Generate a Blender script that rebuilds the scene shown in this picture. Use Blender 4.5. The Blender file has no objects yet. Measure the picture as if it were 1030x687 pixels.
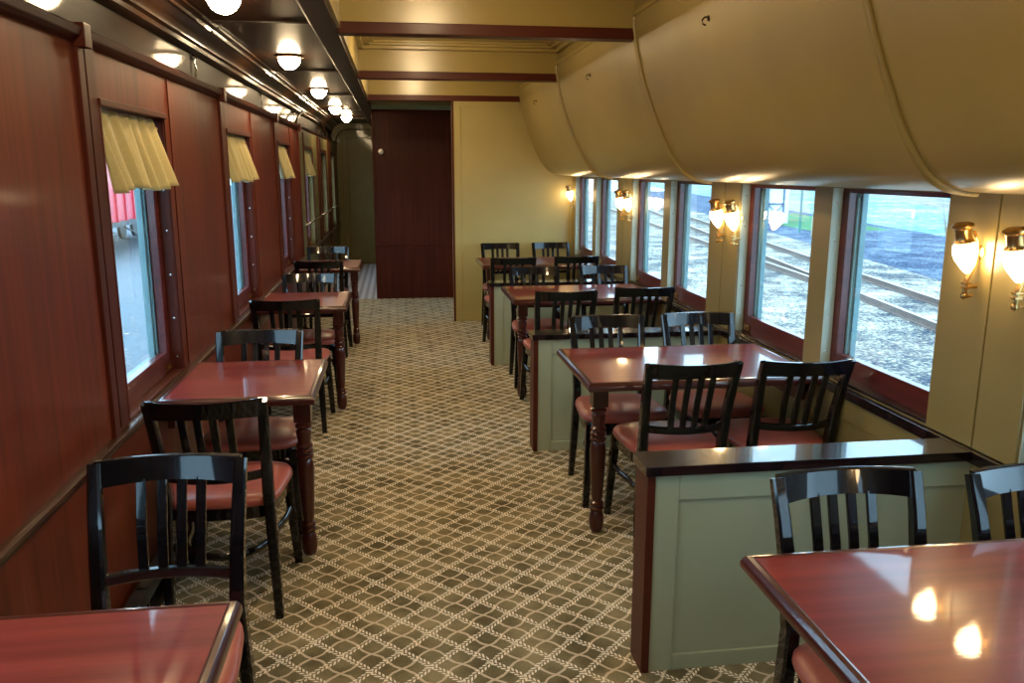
import bpy, bmesh, math, random
from mathutils import Vector, Matrix
random.seed(7)
PI = math.pi
S = bpy.context.scene
C = S.collection

# ------------------------------------------------------------------ camera
F_PX, PITCH, YAW, ROLL, CAM_H = 829.58, .2064, .1373, .0015, 1.676
cam_d = bpy.data.cameras.new('camera')
cam = bpy.data.objects.new('camera', cam_d); C.objects.link(cam); S.camera = cam
cam_d.sensor_fit = 'HORIZONTAL'; cam_d.sensor_width = 36.0
cam_d.lens = 36.0*F_PX/1030.0
cam_d.clip_start = .05; cam_d.clip_end = 500
cy, sy = math.cos(YAW), math.sin(YAW)
Fw = Vector((sy*math.cos(PITCH), cy*math.cos(PITCH), -math.sin(PITCH)))
Rt = Vector((cy, -sy, 0)); Up = Rt.cross(Fw)
R2 = Rt*math.cos(ROLL)+Up*math.sin(ROLL); U2 = Up*math.cos(ROLL)-Rt*math.sin(ROLL)
M = Matrix((R2, U2, -Fw)).transposed().to_4x4(); M.translation = (0, 0, CAM_H)
cam.matrix_world = M

# ------------------------------------------------------------------ world, exposure, lamp strengths
SKY_COL, SKY_STR = (.50, .76, 1.0, 1), 3.4
DOME_COL, DOME_STR = (1.0, .74, .42, 1), 52.0
SCONCE_COL, SCONCE_STR = (1.0, .70, .36, 1), 17.0
w = bpy.data.worlds.new('world'); S.world = w; w.use_nodes = True
bg = w.node_tree.nodes['Background']; bg.inputs[0].default_value = SKY_COL; bg.inputs[1].default_value = SKY_STR
S.view_settings.view_transform = 'Standard'; S.view_settings.look = 'None'
S.view_settings.gamma = 1; S.view_settings.use_curve_mapping = False
S.view_settings.exposure = 1.2

# ------------------------------------------------------------------ materials
def mat(name):
    m = bpy.data.materials.new(name); m.use_nodes = True
    nt = m.node_tree; b = nt.nodes['Principled BSDF']
    return m, nt, b
def N(nt, t, **kw):
    n = nt.nodes.new(t)
    for k, v in kw.items(): setattr(n, k, v)
    return n
def ramp(nt, fac, stops):
    r = N(nt, 'ShaderNodeValToRGB'); e = r.color_ramp.elements
    while len(e) < len(stops): e.new(.5)
    for i, (p, c) in enumerate(stops): e[i].position = p; e[i].color = (*c, 1)
    nt.links.new(fac, r.inputs[0]); return r.outputs[0]
def math_n(nt, op, a, b=None, clamp=False):
    n = N(nt, 'ShaderNodeMath', operation=op); n.use_clamp = clamp
    for i, v in enumerate((a, b)):
        if v is None: continue
        if isinstance(v, (int, float)): n.inputs[i].default_value = v
        else: nt.links.new(v, n.inputs[i])
    return n.outputs[0]
def noise(nt, scale=(1, 1, 1), sc=5, detail=4, rough=.55, loc=(0, 0, 0), rot=(0, 0, 0)):
    tc = N(nt, 'ShaderNodeTexCoord'); mp = N(nt, 'ShaderNodeMapping')
    mp.inputs['Scale'].default_value = scale; mp.inputs['Location'].default_value = loc; mp.inputs['Rotation'].default_value = rot
    nt.links.new(tc.outputs['Object'], mp.inputs[0])
    n = N(nt, 'ShaderNodeTexNoise'); n.inputs['Scale'].default_value = sc; n.inputs['Detail'].default_value = detail; n.inputs['Roughness'].default_value = rough
    nt.links.new(mp.outputs[0], n.inputs[0]); return n.outputs[0]
def bump(nt, b, h, strength=.2, dist=.002):
    n = N(nt, 'ShaderNodeBump'); n.inputs['Strength'].default_value = strength; n.inputs['Distance'].default_value = dist
    nt.links.new(h, n.inputs['Height']); nt.links.new(n.outputs[0], b.inputs['Normal'])
    return n.outputs[0]
def plain(name, col, rough=.5, metal=0, coat=0, var=.08, sc=6, bmp=0, spec=.5, coatrough=.05):
    m, nt, b = mat(name)
    n = noise(nt, sc=sc)
    lo = tuple(c*(1-var) for c in col); hi = tuple(min(1, c*(1+var)) for c in col)
    nt.links.new(ramp(nt, n, [(.3, lo), (.7, hi)]), b.inputs['Base Color'])
    b.inputs['Roughness'].default_value = rough; b.inputs['Metallic'].default_value = metal
    b.inputs['Coat Weight'].default_value = coat; b.inputs['Coat Roughness'].default_value = coatrough
    b.inputs['Specular IOR Level'].default_value = spec
    if bmp: bump(nt, b, noise(nt, sc=sc*12), bmp, .001)
    return m
def wood(name, dark, light, axis='z', rough=.3, coat=.6, coatrough=.1, bstr=.25, sc=1.0, waves=.0, spec=.3):
    m, nt, b = mat(name)
    s = {'z': (28, 28, 1.1), 'y': (28, 1.1, 28), 'x': (1.1, 28, 28)}[axis]
    n = noise(nt, scale=tuple(v*sc for v in s), sc=1.0, detail=6, rough=.62)
    big = noise(nt, scale={'z': (2.2, 2.2, .5), 'y': (2.2, .5, 2.2), 'x': (.5, 2.2, 2.2)}[axis], sc=1.3, detail=3)
    mix = math_n(nt, 'ADD', math_n(nt, 'MULTIPLY', n, .6), math_n(nt, 'MULTIPLY', big, .4))
    mid = tuple((a+c)/2 for a, c in zip(dark, light))
    nt.links.new(ramp(nt, mix, [(.34, dark), (.5, mid), (.66, light)]), b.inputs['Base Color'])
    b.inputs['Roughness'].default_value = rough; b.inputs['Specular IOR Level'].default_value = spec
    b.inputs['Coat Weight'].default_value = coat; b.inputs['Coat Roughness'].default_value = coatrough
    nn = bump(nt, b, math_n(nt, 'ADD', n, math_n(nt, 'MULTIPLY', big, waves)), bstr, .0015)
    nt.links.new(nn, b.inputs['Coat Normal'])
    return m
def emit(name, col, st):
    m, nt, b = mat(name)
    b.inputs['Base Color'].default_value = (.9, .85, .75, 1)
    b.inputs['Emission Color'].default_value = col; b.inputs['Emission Strength'].default_value = st
    b.inputs['Roughness'].default_value = .3
    return m

WALLWOOD = wood('mahogany panelling', (.065, .010, .004), (.165, .027, .008), 'z', rough=.44, coat=.18, coatrough=.10, bstr=.3, spec=.15)
TRIMWOOD = wood('mahogany trim', (.040, .007, .003), (.10, .017, .007), 'z', rough=.5, coat=.06, coatrough=.2, spec=.15)
TRIMWOODY = wood('mahogany rail', (.035, .007, .004), (.085, .017, .008), 'y', rough=.45, coat=.12, coatrough=.2, spec=.18)
BEAMRED = wood('mahogany beam', (.06, .011, .006), (.10, .021, .010), 'x', rough=.45, coat=.1, coatrough=.2, spec=.2)
CEILWOOD = wood('dark lacquered ceiling', (.016, .007, .004), (.042, .019, .008), 'y', rough=.45, coat=.28, coatrough=.05, bstr=.15, spec=.05)
CEILWOOD.node_tree.nodes['Principled BSDF'].inputs['Coat IOR'].default_value = 1.28
FRIEZE = wood('dark lacquered frieze', (.008, .004, .002), (.024, .012, .006), 'y', rough=.5, coat=.26, coatrough=.05, bstr=.15, spec=.03)
FRIEZE.node_tree.nodes['Principled BSDF'].inputs['Coat IOR'].default_value = 1.28
BEAMDARK = wood('dark lacquered beam', (.018, .009, .006), (.040, .020, .012), 'y', rough=.45, coat=.18, coatrough=.15, bstr=.2, spec=.15)
DOORWOOD = wood('dark mahogany door', (.045, .008, .004), (.085, .016, .008), 'z', rough=.5, coat=.1, coatrough=.25, spec=.15)
TABLEWOOD = wood('polished table mahogany', (.125, .014, .012), (.25, .036, .028), 'x', rough=.3, coat=.8, coatrough=.05, bstr=.10, sc=.9, spec=.25)
LEGWOOD = wood('turned leg mahogany', (.030, .005, .004), (.065, .010, .007), 'z', rough=.3, coat=.6, coatrough=.08)
EDGEWOOD = wood('table edge mahogany', (.035, .006, .004), (.07, .012, .008), 'x', rough=.3, coat=.8, coatrough=.08)
OLIVE = plain('olive gloss paint', (.31, .235, .07), rough=.36, coat=.35, coatrough=.25, var=.07, sc=2.5, bmp=.06, spec=.7)
OLIVE_LIT = plain('lit olive partition paint', (.41, .335, .12), rough=.38, coat=.3, coatrough=.3, var=.05, sc=2, bmp=.05)  # same olive, colour raised to stand for the light on the partition
OLIVE_SHADED = plain('shaded olive wall paint', (.235, .185, .068), rough=.36, coat=.3, coatrough=.25, var=.07, sc=2.5, bmp=.06)  # soffit olive with the right wall's dimmer light put into the colour
SAGE = plain('sage green paint', (.36, .40, .27), rough=.42, coat=.12, coatrough=.3, var=.05, sc=2, bmp=.06)
OLIVEC = plain('olive ceiling paint', (.40, .30, .09), rough=.3, coat=.3, coatrough=.25, var=.05, sc=3, bmp=.05)
PALE = plain('pale sage trim paint', (.42, .50, .42), rough=.45, var=.05)
GREENFAR = plain('dull olive door paint', (.17, .15, .06), rough=.45, coat=.1, var=.06, spec=.2)
BLACK = plain('black lacquer', (.004, .004, .006), rough=.25, coat=.75, coatrough=.04, var=.2, spec=.1)
CAPBLACK = plain('dark glossy rail paint', (.010, .006, .008), rough=.25, coat=.9, coatrough=.05, var=.2, spec=.15)
VINYL = plain('russet vinyl', (.36, .085, .058), rough=.38, coat=.15, coatrough=.3, var=.12, sc=9, bmp=.15)
BRASS = plain('aged brass', (.50, .30, .11), rough=.28, metal=1, var=.15, sc=20)
CHROME = plain('nickel metal', (.6, .58, .55), rough=.25, metal=1, var=.1, sc=20)
DARKIRON = plain('black iron heater', (.015, .015, .017), rough=.35, coat=.3, var=.3)
WHITE = plain('white porcelain', (.8, .77, .7), rough=.25, var=.04)
SASHRED = wood('dark red window sash', (.06, .010, .010), (.13, .020, .018), 'y', rough=.35, coat=.4)
STORM = plain('blue green storm frame', (.15, .27, .29), rough=.45, var=.1)
DOMEGLOW = emit('lit opal dome glass', DOME_COL, DOME_STR)
SCONCEGLOW = emit('lit frosted globe glass', SCONCE_COL, SCONCE_STR)

def glass_mat():
    m, nt, b = mat('window glass'); nt.nodes.remove(b)
    out = nt.nodes['Material Output']
    tr = N(nt, 'ShaderNodeBsdfTransparent'); tr.inputs[0].default_value = (.93, .97, .97, 1)
    gl = N(nt, 'ShaderNodeBsdfGlossy'); gl.inputs['Roughness'].default_value = .02
    fr = N(nt, 'ShaderNodeFresnel'); fr.inputs[0].default_value = 1.45
    mx = N(nt, 'ShaderNodeMixShader')
    nt.links.new(math_n(nt, 'MULTIPLY', fr.outputs[0], .35), mx.inputs[0]); nt.links.new(tr.outputs[0], mx.inputs[1]); nt.links.new(gl.outputs[0], mx.inputs[2])
    nt.links.new(mx.outputs[0], out.inputs[0]); return m
GLASS = glass_mat()

def curtain_mat():
    m, nt, b = mat('olive gold curtain cloth')
    n = noise(nt, sc=220, detail=2)
    nt.links.new(ramp(nt, n, [(.3, (.52, .41, .155)), (.7, (.66, .53, .22))]), b.inputs['Base Color'])
    b.inputs['Roughness'].default_value = .75; b.inputs['Sheen Weight'].default_value = .3
    b.inputs['Subsurface Weight'].default_value = 0
    tl = N(nt, 'ShaderNodeBsdfTranslucent'); tl.inputs[0].default_value = (.35, .36, .22, 1)
    mx = N(nt, 'ShaderNodeMixShader'); mx.inputs[0].default_value = .22
    nt.links.new(b.outputs[0], mx.inputs[1]); nt.links.new(tl.outputs[0], mx.inputs[2])
    nt.links.new(mx.outputs[0], nt.nodes['Material Output'].inputs[0])
    return m
CURTAIN = curtain_mat()

def carpet_mat():
    m, nt, b = mat('lattice carpet'); P = .1455
    tc = N(nt, 'ShaderNodeTexCoord')
    wob = N(nt, 'ShaderNodeTexNoise'); wob.inputs['Scale'].default_value = 25; nt.links.new(tc.outputs['Object'], wob.inputs[0])
    sx = N(nt, 'ShaderNodeSeparateXYZ'); nt.links.new(tc.outputs['Object'], sx.inputs[0])
    x0 = math_n(nt, 'SUBTRACT', sx.outputs[0], .285); y0 = math_n(nt, 'SUBTRACT', sx.outputs[1], 2.767)
    wv = math_n(nt, 'MULTIPLY', math_n(nt, 'SUBTRACT', wob.outputs[0], .5), .012)
    r2 = .70710678
    u = math_n(nt, 'ADD', math_n(nt, 'MULTIPLY', math_n(nt, 'ADD', x0, y0), r2/P), 400)
    v = math_n(nt, 'ADD', math_n(nt, 'MULTIPLY', math_n(nt, 'SUBTRACT', x0, y0), r2/P), 400)
    wv2 = math_n(nt, 'MULTIPLY', wv, 1/P)
    def cen(t, off=0.0):     # signed distance (in cells) to the nearest integer line
        f = math_n(nt, 'FRACT', math_n(nt, 'ADD', t, .5+off)); return math_n(nt, 'SUBTRACT', f, .5)
    def leafy(a, t):         # a = cross coordinate, t = along
        d = cen(a); ad = math_n(nt, 'ABSOLUTE', d)
        # little slanted leaves: stripes leaning both ways from the vine
        ph = math_n(nt, 'FRACT', math_n(nt, 'ADD', math_n(nt, 'ADD', math_n(nt, 'MULTIPLY', t, 8.0), math_n(nt, 'MULTIPLY', math_n(nt, 'SIGN', d), .25)), math_n(nt, 'ADD', math_n(nt, 'MULTIPLY', ad, 8.0), math_n(nt, 'MULTIPLY', wv2, 5.0))))
        leaf = math_n(nt, 'LESS_THAN', ph, .60)
        band = math_n(nt, 'LESS_THAN', ad, math_n(nt, 'ADD', .085, math_n(nt, 'MULTIPLY', wv2, 1.6)))
        gap = math_n(nt, 'GREATER_THAN', ad, .014)
        return math_n(nt, 'MULTIPLY', math_n(nt, 'MULTIPLY', leaf, band), gap)
    def thin(a, t):
        s = math_n(nt, 'MULTIPLY', math_n(nt, 'SINE', math_n(nt, 'MULTIPLY', t, 2*PI)), .045)
        d = math_n(nt, 'ABSOLUTE', cen(math_n(nt, 'ADD', math_n(nt, 'ADD', a, s), wv2), .5))
        return math_n(nt, 'LESS_THAN', d, .034)
    L = math_n(nt, 'MAXIMUM', leafy(u, v), leafy(v, u))
    T = math_n(nt, 'MAXIMUM', thin(u, v), thin(v, u))
    # fibres and uneven wear of the ground colour
    fib = N(nt, 'ShaderNodeTexNoise'); fib.inputs['Scale'].default_value = 260; nt.links.new(tc.outputs['Object'], fib.inputs[0])
    big = N(nt, 'ShaderNodeTexNoise'); big.inputs['Scale'].default_value = 5.5; big.inputs['Detail'].default_value = 5; nt.links.new(tc.outputs['Object'], big.inputs[0])
    g = math_n(nt, 'ADD', math_n(nt, 'MULTIPLY', fib.outputs[0], .35), math_n(nt, 'MULTIPLY', big.outputs[0], .65))
    ground = ramp(nt, g, [(.36, (.085, .072, .038)), (.49, (.185, .155, .085)), (.62, (.32, .265, .15))])
    def mixc(f, a, c):
        n = N(nt, 'ShaderNodeMix', data_type='RGBA'); nt.links.new(f, n.inputs[0]); nt.links.new(a, n.inputs[6])
        if isinstance(c, tuple): n.inputs[7].default_value = (*c, 1)
        else: nt.links.new(c, n.inputs[7])
        return n.outputs[2]
    c1 = mixc(math_n(nt, 'MULTIPLY', T, .8), ground, (.72, .60, .44))
    c2 = mixc(math_n(nt, 'MULTIPLY', L, .9), c1, (.95, .86, .70))
    nt.links.new(c2, b.inputs['Base Color']); b.inputs['Roughness'].default_value = .95
    b.inputs['Specular IOR Level'].default_value = .1
    bump(nt, b, math_n(nt, 'ADD', fib.outputs[0], math_n(nt, 'MULTIPLY', L, .4)), .5, .004)
    return m
CARPET = carpet_mat()

def stripe_floor():
    m, nt, b = mat('pale ribbed corridor floor')
    tc = N(nt, 'ShaderNodeTexCoord'); sx = N(nt, 'ShaderNodeSeparateXYZ'); nt.links.new(tc.outputs['Object'], sx.inputs[0])
    f = math_n(nt, 'FRACT', math_n(nt, 'MULTIPLY', math_n(nt, 'ADD', sx.outputs[0], 5), 11))
    nt.links.new(ramp(nt, f, [(.35, (.30, .33, .40)), (.5, (.62, .66, .74))]), b.inputs['Base Color']); b.inputs['Roughness'].default_value = .5
    return m
RIBBED = stripe_floor()
def ground_mat(name, stops, sc, detail=8):
    m, nt, b = mat(name)
    n = noise(nt, sc=sc, detail=detail, rough=.75)
    n2 = noise(nt, sc=sc*14, detail=3, rough=.7)
    mm = math_n(nt, 'ADD', math_n(nt, 'MULTIPLY', n, .5), math_n(nt, 'MULTIPLY', n2, .5))
    nt.links.new(ramp(nt, mm, stops), b.inputs['Base Color']); b.inputs['Roughness'].default_value = .95
    b.inputs['Specular IOR Level'].default_value = .1
    bump(nt, b, n2, .8, .06)
    return m
GRAVEL = ground_mat('pale ballast with dry grass', [(.42, (.035, .045, .07)), (.475, (.14, .145, .15)), (.52, (.30, .245, .165)), (.575, (.60, .60, .58))], .9)
DARKGRAVEL = ground_mat('dark cinder gravel', [(.40, (.018, .035, .075)), (.5, (.06, .085, .13)), (.60, (.24, .28, .34))], .8)
FIELD = ground_mat('frosty field', [(.40, (.07, .17, .20)), (.5, (.17, .28, .31)), (.58, (.48, .54, .55))], .16)
GRASS = ground_mat('green turf', [(.3, (.05, .15, .07)), (.7, (.12, .24, .11))], .8)
ASPHALT = ground_mat('grey asphalt yard', [(.3, (.13, .15, .17)), (.7, (.19, .21, .23))], .5)
RAILSTEEL = plain('rusty rail steel', (.16, .11, .09), rough=.5, var=.25, sc=8)
RAILTOP = plain('worn rail head', (.55, .55, .56), rough=.3, metal=.6, var=.1)
CARRED = plain('red wagon paint', (.62, .03, .06), rough=.4, var=.1)
SHEDWHITE = plain('white shed boards', (.75, .76, .80), rough=.6, var=.05)

# ------------------------------------------------------------------ mesh helpers
def add_box(bm, x0, x1, y0, y1, z0, z1, bev=0):
    r = bmesh.ops.create_cube(bm, size=1)
    vs = r['verts']
    bmesh.ops.scale(bm, vec=(abs(x1-x0), abs(y1-y0), abs(z1-z0)), verts=vs)
    bmesh.ops.translate(bm, vec=((x0+x1)/2, (y0+y1)/2, (z0+z1)/2), verts=vs)
    if bev:
        es = list({e for v in vs for e in v.link_edges})
        bmesh.ops.bevel(bm, geom=es, offset=bev, segments=2, profile=.6, affect='EDGES')
    return vs
def add_lathe(bm, prof, cx=0, cy=0, seg=24, tilt=None, cap=True):
    rings = []
    for r, z in prof:
        rings.append([bm.verts.new((r*math.cos(2*PI*k/seg), r*math.sin(2*PI*k/seg), z)) for k in range(seg)])
    for a, b in zip(rings, rings[1:]):
        for k in range(seg): bm.faces.new((a[k], a[(k+1) % seg], b[(k+1) % seg], b[k]))
    if cap:
        if prof[0][0] > 1e-4: bm.faces.new(list(reversed(rings[0])))
        if prof[-1][0] > 1e-4: bm.faces.new(rings[-1])
    vs = [v for r in rings for v in r]
    if tilt is not None: bmesh.ops.transform(bm, matrix=tilt, verts=vs)
    bmesh.ops.translate(bm, vec=(cx, cy, 0), verts=vs)
    return vs
def add_sweep(bm, pts, w, h=None, closed=False, rnd=0, upv=(0, 0, 1)):
    """sweep a rectangular (rnd=0) or round (rnd=segments) section along points; w,h may be lists"""
    n = len(pts); P = [Vector(p) for p in pts]
    W = w if isinstance(w, (list, tuple)) else [w]*n
    H = W if h is None else (h if isinstance(h, (list, tuple)) else [h]*n)
    rings = []
    for i, p in enumerate(P):
        if closed: t = P[(i+1) % n]-P[i-1]
        else: t = P[min(i+1, n-1)]-P[max(i-1, 0)]
        t.normalize()
        s = t.cross(Vector(upv))
        if s.length < 1e-3: s = t.cross(Vector((0, 1, 0)))
        s.normalize(); u = s.cross(t).normalized()
        if rnd: ring = [p+s*math.cos(2*PI*k/rnd)*W[i]/2+u*math.sin(2*PI*k/rnd)*H[i]/2 for k in range(rnd)]
        else:
            a, c = W[i]/2, H[i]/2; k = min(a, c)*.35
            ring = [p+s*x+u*z for x, z in ((a, -c+k), (a, c-k), (a-k, c), (-a+k, c), (-a, c-k), (-a, -c+k), (-a+k, -c), (a-k, -c))]
        rings.append([bm.verts.new(q) for q in ring])
    m = len(rings[0])
    rr = list(zip(rings, rings[1:])) + ([(rings[-1], rings[0])] if closed else [])
    for a, b in rr:
        for k in range(m): bm.faces.new((a[k], a[(k+1) % m], b[(k+1) % m], b[k]))
    if not closed: bm.faces.new(list(reversed(rings[0]))); bm.faces.new(rings[-1])
def extrude_prof(bm, prof, y0, y1, closed=False, steps=1):
    """profile of (x,z) points extruded along y"""
    rows = []
    for i in range(steps+1):
        y = y0+(y1-y0)*i/steps
        rows.append([bm.verts.new((x, y, z)) for x, z in prof])
    n = len(prof)
    for a, b in zip(rows, rows[1:]):
        for k in range(n if closed else n-1): bm.faces.new((a[k], a[(k+1) % n], b[(k+1) % n], b[k]))
    if closed: bm.faces.new(rows[0]); bm.faces.new(list(reversed(rows[-1])))
def obj(name, bm, m, parent=None, smooth=False, angle=40):
    bmesh.ops.recalc_face_normals(bm, faces=bm.faces)
    me = bpy.data.meshes.new(name); bm.to_mesh(me); bm.free()
    me.materials.append(m)
    if smooth:
        me.shade_smooth()
        try: me.set_sharp_from_angle(angle=math.radians(angle))
        except Exception: pass
    o = bpy.data.objects.new(name, me); C.objects.link(o)
    if smooth and angle < 60:
        wn = o.modifiers.new('weighted', 'WEIGHTED_NORMAL'); wn.keep_sharp = True; wn.weight = 90
    if parent is not None: o.parent = parent
    return o
def box(name, dims, m, parent=None, bev=0):
    bm = bmesh.new(); add_box(bm, *dims, bev=bev); return obj(name, bm, m, parent, smooth=bev > 0)
def tag(o, label, cat, group=None, kind=None):
    o['label'] = label; o['category'] = cat
    if group: o['group'] = group
    if kind: o['kind'] = kind
    return o
def thing(name, label, cat, loc=(0, 0, 0), rz=0, group=None):
    o = bpy.data.objects.new(name, None); C.objects.link(o); o.empty_display_size = .1
    o.location = loc; o.rotation_euler = (0, 0, rz)
    return tag(o, label, cat, group)
def struct(o): o['kind'] = 'structure'; return o
def sempty(name, loc=(0, 0, 0)):
    o = bpy.data.objects.new(name, None); C.objects.link(o); o.empty_display_size = .1; o.location = loc
    o['kind'] = 'structure'; return o
def dup(root, loc, rz, label, group=None):
    r = root.copy(); C.objects.link(r); r.location = loc; r.rotation_euler = (0, 0, rz); r['label'] = label
    if group: r['group'] = group
    for ch in list(root.children):
        c = ch.copy(); C.objects.link(c); c.parent = r
        for g in list(ch.children):
            d = g.copy(); C.objects.link(d); d.parent = c
    return r

# ------------------------------------------------------------------ setting: room shell
XL, XR = -1.01, 1.93
YB, YP, YD, YE = -2.6, 9.11, 10.88, 15.0
ZC = 2.43            # aisle side ceiling
ZS = 1.60            # underside of the swelling soffit at the wall
RWIN = [(-1.77, -.96), (-.80, .01), (.465, 1.275), (1.43, 2.24), (2.70, 3.51), (3.67, 4.50), (4.955, 5.745), (5.89, 6.70), (7.17, 7.97), (8.11, 8.92), (9.6, 10.4)]
LWIN = [(-1.28, -.46), (.92, 1.74), (3.11, 3.93), (5.30, 6.11), (7.52, 8.31), (9.62, 10.5), (11.7, 12.5), (13.4, 14.1)]
def holed_wall(x0, x1, y0, y1, z0, z1, holes, hz0, hz1):
    bm = bmesh.new()
    add_box(bm, x0, x1, y0, y1, z0, hz0); add_box(bm, x0, x1, y0, y1, hz1, z1)
    cur = y0
    for a, b in holes:
        if a > cur: add_box(bm, x0, x1, cur, a, hz0, hz1)
        cur = b
    if cur < y1: add_box(bm, x0, x1, cur, y1, hz0, hz1)
    return bm
box_ = box
struct(box('floor', (XL-.02, XR+.02, YB, YD, -.05, 0), CARPET))
struct(box('floor_corridor', (XL-.02, -.2, YD, YE, -.05, .002), RIBBED))
# left wall: mahogany in the dining part, olive paint beyond
lw = [h for h in LWIN if h[1] < YP]; lw2 = [h for h in LWIN if h[0] > YP]
struct(obj('wall_left', holed_wall(XL-.14, XL, YB, YP, 0, 2.12, lw, .745, 1.89), WALLWOOD))
struct(obj('wall_left_corridor', holed_wall(XL-.14, XL, YP, YE, 0, 2.12, lw2, .745, 1.89), GREENFAR))
# right wall
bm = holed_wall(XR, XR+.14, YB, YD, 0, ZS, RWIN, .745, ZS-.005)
struct(obj('wall_right', bm, OLIVE_SHADED))
struct(box('wall_right_upper', (XR+.02, XR+.14, YB, YD, ZS, 2.8), OLIVE))
struct(box('wall_left_upper', (XL-.14, XL-.085, YB, YE, 2.12, 2.6), FRIEZE))
struct(box('wall_back', (XL-.14, XR+.14, YB-.1, YB, 0, 2.8), TRIMWOOD))
struct(box('ceiling_roof', (XL-.2, XR+.2, YB-.1, YE+.1, 2.8, 2.9), OLIVE))
# far partition, nook and corridor
struct(box('wall_partition', (.603, XR, YP, YP+.05, 0, 2.44), OLIVE_LIT))
struct(box('wall_nook_back', (-.29, XR+.14, YD+.02, YD+.12, 0, 2.8), OLIVE))
struct(box('wall_corridor_right', (-.29, -.23, YD+.02, YE, 0, 2.8), TRIMWOOD))
struct(box('wall_end', (XL-.14, -.2, YE, YE+.1, 0, 2.8), GREENFAR))

# panel details on the partition
t = bmesh.new()
add_box(t, .603, .625, YP-.012, YP, 0, 2.38); struct(obj('trim_1', t, BEAMRED))
t = bmesh.new()
for d in ((.625, .70, YP-.008, YP, 0, 2.38), (1.2, 1.33, YP-.006, YP, 2.28, 2.38), (.70, 1.33, YP-.008, YP, 2.32, 2.38), (.70, XR, YP-.008, YP, 0, .10)):
    add_box(t, *d, bev=.003)
struct(obj('trim_2', t, OLIVE_LIT))

# coffered ceiling on the right of the long beam: headers, mouldings, stepped coffers
HY = [.18, 2.43, 4.69, 6.95, 9.11]
for i, y in enumerate(HY):
    bm = bmesh.new(); add_box(bm, -.285, 1.40, y+.005, y+.085, 2.43, 2.66)
    struct(obj('trim_%d' % (3+i), bm, OLIVEC))
    bm = bmesh.new(); add_box(bm, -.285, 1.345, y-.012, y+.10, 2.378, 2.438, bev=.006)
    struct(obj('trim_%d' % (13+i), bm, BEAMRED, smooth=True))
struct(box('ceiling_coffer', (-.30, 1.45, YB, YD, 2.655, 2.69), OLIVEC))
bm = bmesh.new()
edges = [YB]+HY+[YD]
for a, b in zip(edges, edges[1:]):
    y0, y1 = a+.085, b+.005
    for k, (ins, z0) in enumerate(((0, 2.60), (.05, 2.625), (.085, 2.64))):
        wd = .055
        x0, x1 = -.285+ins, 1.36-ins; yy0, yy1 = y0+ins, y1-ins
        add_box(bm, x0, x0+wd, yy0, yy1, z0, 2.657, bev=.006); add_box(bm, x1-wd, x1, yy0, yy1, z0, 2.657, bev=.006)
        add_box(bm, x0, x1, yy0, yy0+wd, z0, 2.657, bev=.006); add_box(bm, x0, x1, yy1-wd, yy1, z0, 2.657, bev=.006)
struct(obj('trim_20', bm, OLIVEC, smooth=True))
# long dark beam between aisle ceiling and coffers
bm = bmesh.new(); add_box(bm, -.40, -.285, YB, YE, 2.378, 2.5, bev=.005)
struct(obj('trim_21', bm, BEAMDARK, smooth=True))
bm = bmesh.new(); add_box(bm, -.288, -.27, YB, YP+.05, 2.40, 2.66); struct(obj('trim_22', bm, OLIVEC))
bm = bmesh.new(); extrude_prof(bm, [(-.40, 2.385), (-.412, 2.39), (-.416, 2.40), (-.412, 2.412), (-.425, 2.42), (-.43, ZC), (-.40, ZC)], YB, YE, closed=True)
struct(obj('trim_23', bm, CEILWOOD, smooth=True))
# aisle ceiling with cross battens
struct(box('ceiling_aisle', (-1.0, -.39, YB, YE, ZC, ZC+.05), CEILWOOD))
bm = bmesh.new()
for y in (.2, 2.45, 4.70, 6.96, 9.15, 11.3, 13.2): add_box(bm, -.93, -.42, y, y+.03, ZC-.008, ZC+.01, bev=.003)
struct(obj('trim_24', bm, BEAMDARK, smooth=True))
struct(box('ceiling_nook', (-.285, XR, YP+.05, YD+.02, 2.46, 2.5), OLIVEC))
bm = bmesh.new(); add_box(bm, -.29, .72, YD-.02, YD+.03, 2.405, 2.47, bev=.004); struct(obj('trim_25', bm, SAGE))

# left frieze: cornice shelf, recessed lacquer panel, crown up to the ceiling
bm = bmesh.new()
extrude_prof(bm, [(XL-.02, 2.065), (XL+.008, 2.07), (XL+.014, 2.082), (XL+.03, 2.092), (XL+.036, 2.112), (XL+.022, 2.122), (XL-.07, 2.128), (XL-.07, 2.10)], YB, YP, closed=True)
struct(obj('trim_26', bm, TRIMWOODY, smooth=True, angle=55))
bm = bmesh.new()
extrude_prof(bm, [(XL-.082, 2.285), (XL-.055, 2.292), (XL-.04, 2.302), (XL-.04, 2.322), (XL-.02, 2.33), (XL-.018, 2.345), (XL+.0, 2.372), (XL+.03, 2.392), (XL+.045, 2.395), (XL+.05, 2.41), (XL+.075, 2.414), (XL+.08, ZC+.01), (XL-.14, ZC+.01), (XL-.14, 2.285)], YB, YE, closed=True)
struct(obj('trim_27', bm, CEILWOOD, smooth=True, angle=50))
# raised strips along the crown, broken at each bay
bm = bmesh.new()
for y in (.25, 2.5, 4.75, 7.0):
    for dx, z in ((.045, 2.398), (.078, 2.418)):
        add_box(bm, XL+dx-.008, XL+dx+.008, y+.12, y+2.0, z-.006, z+.006, bev=.003)
struct(obj('trim_28', bm, CEILWOOD, smooth=True))
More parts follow.
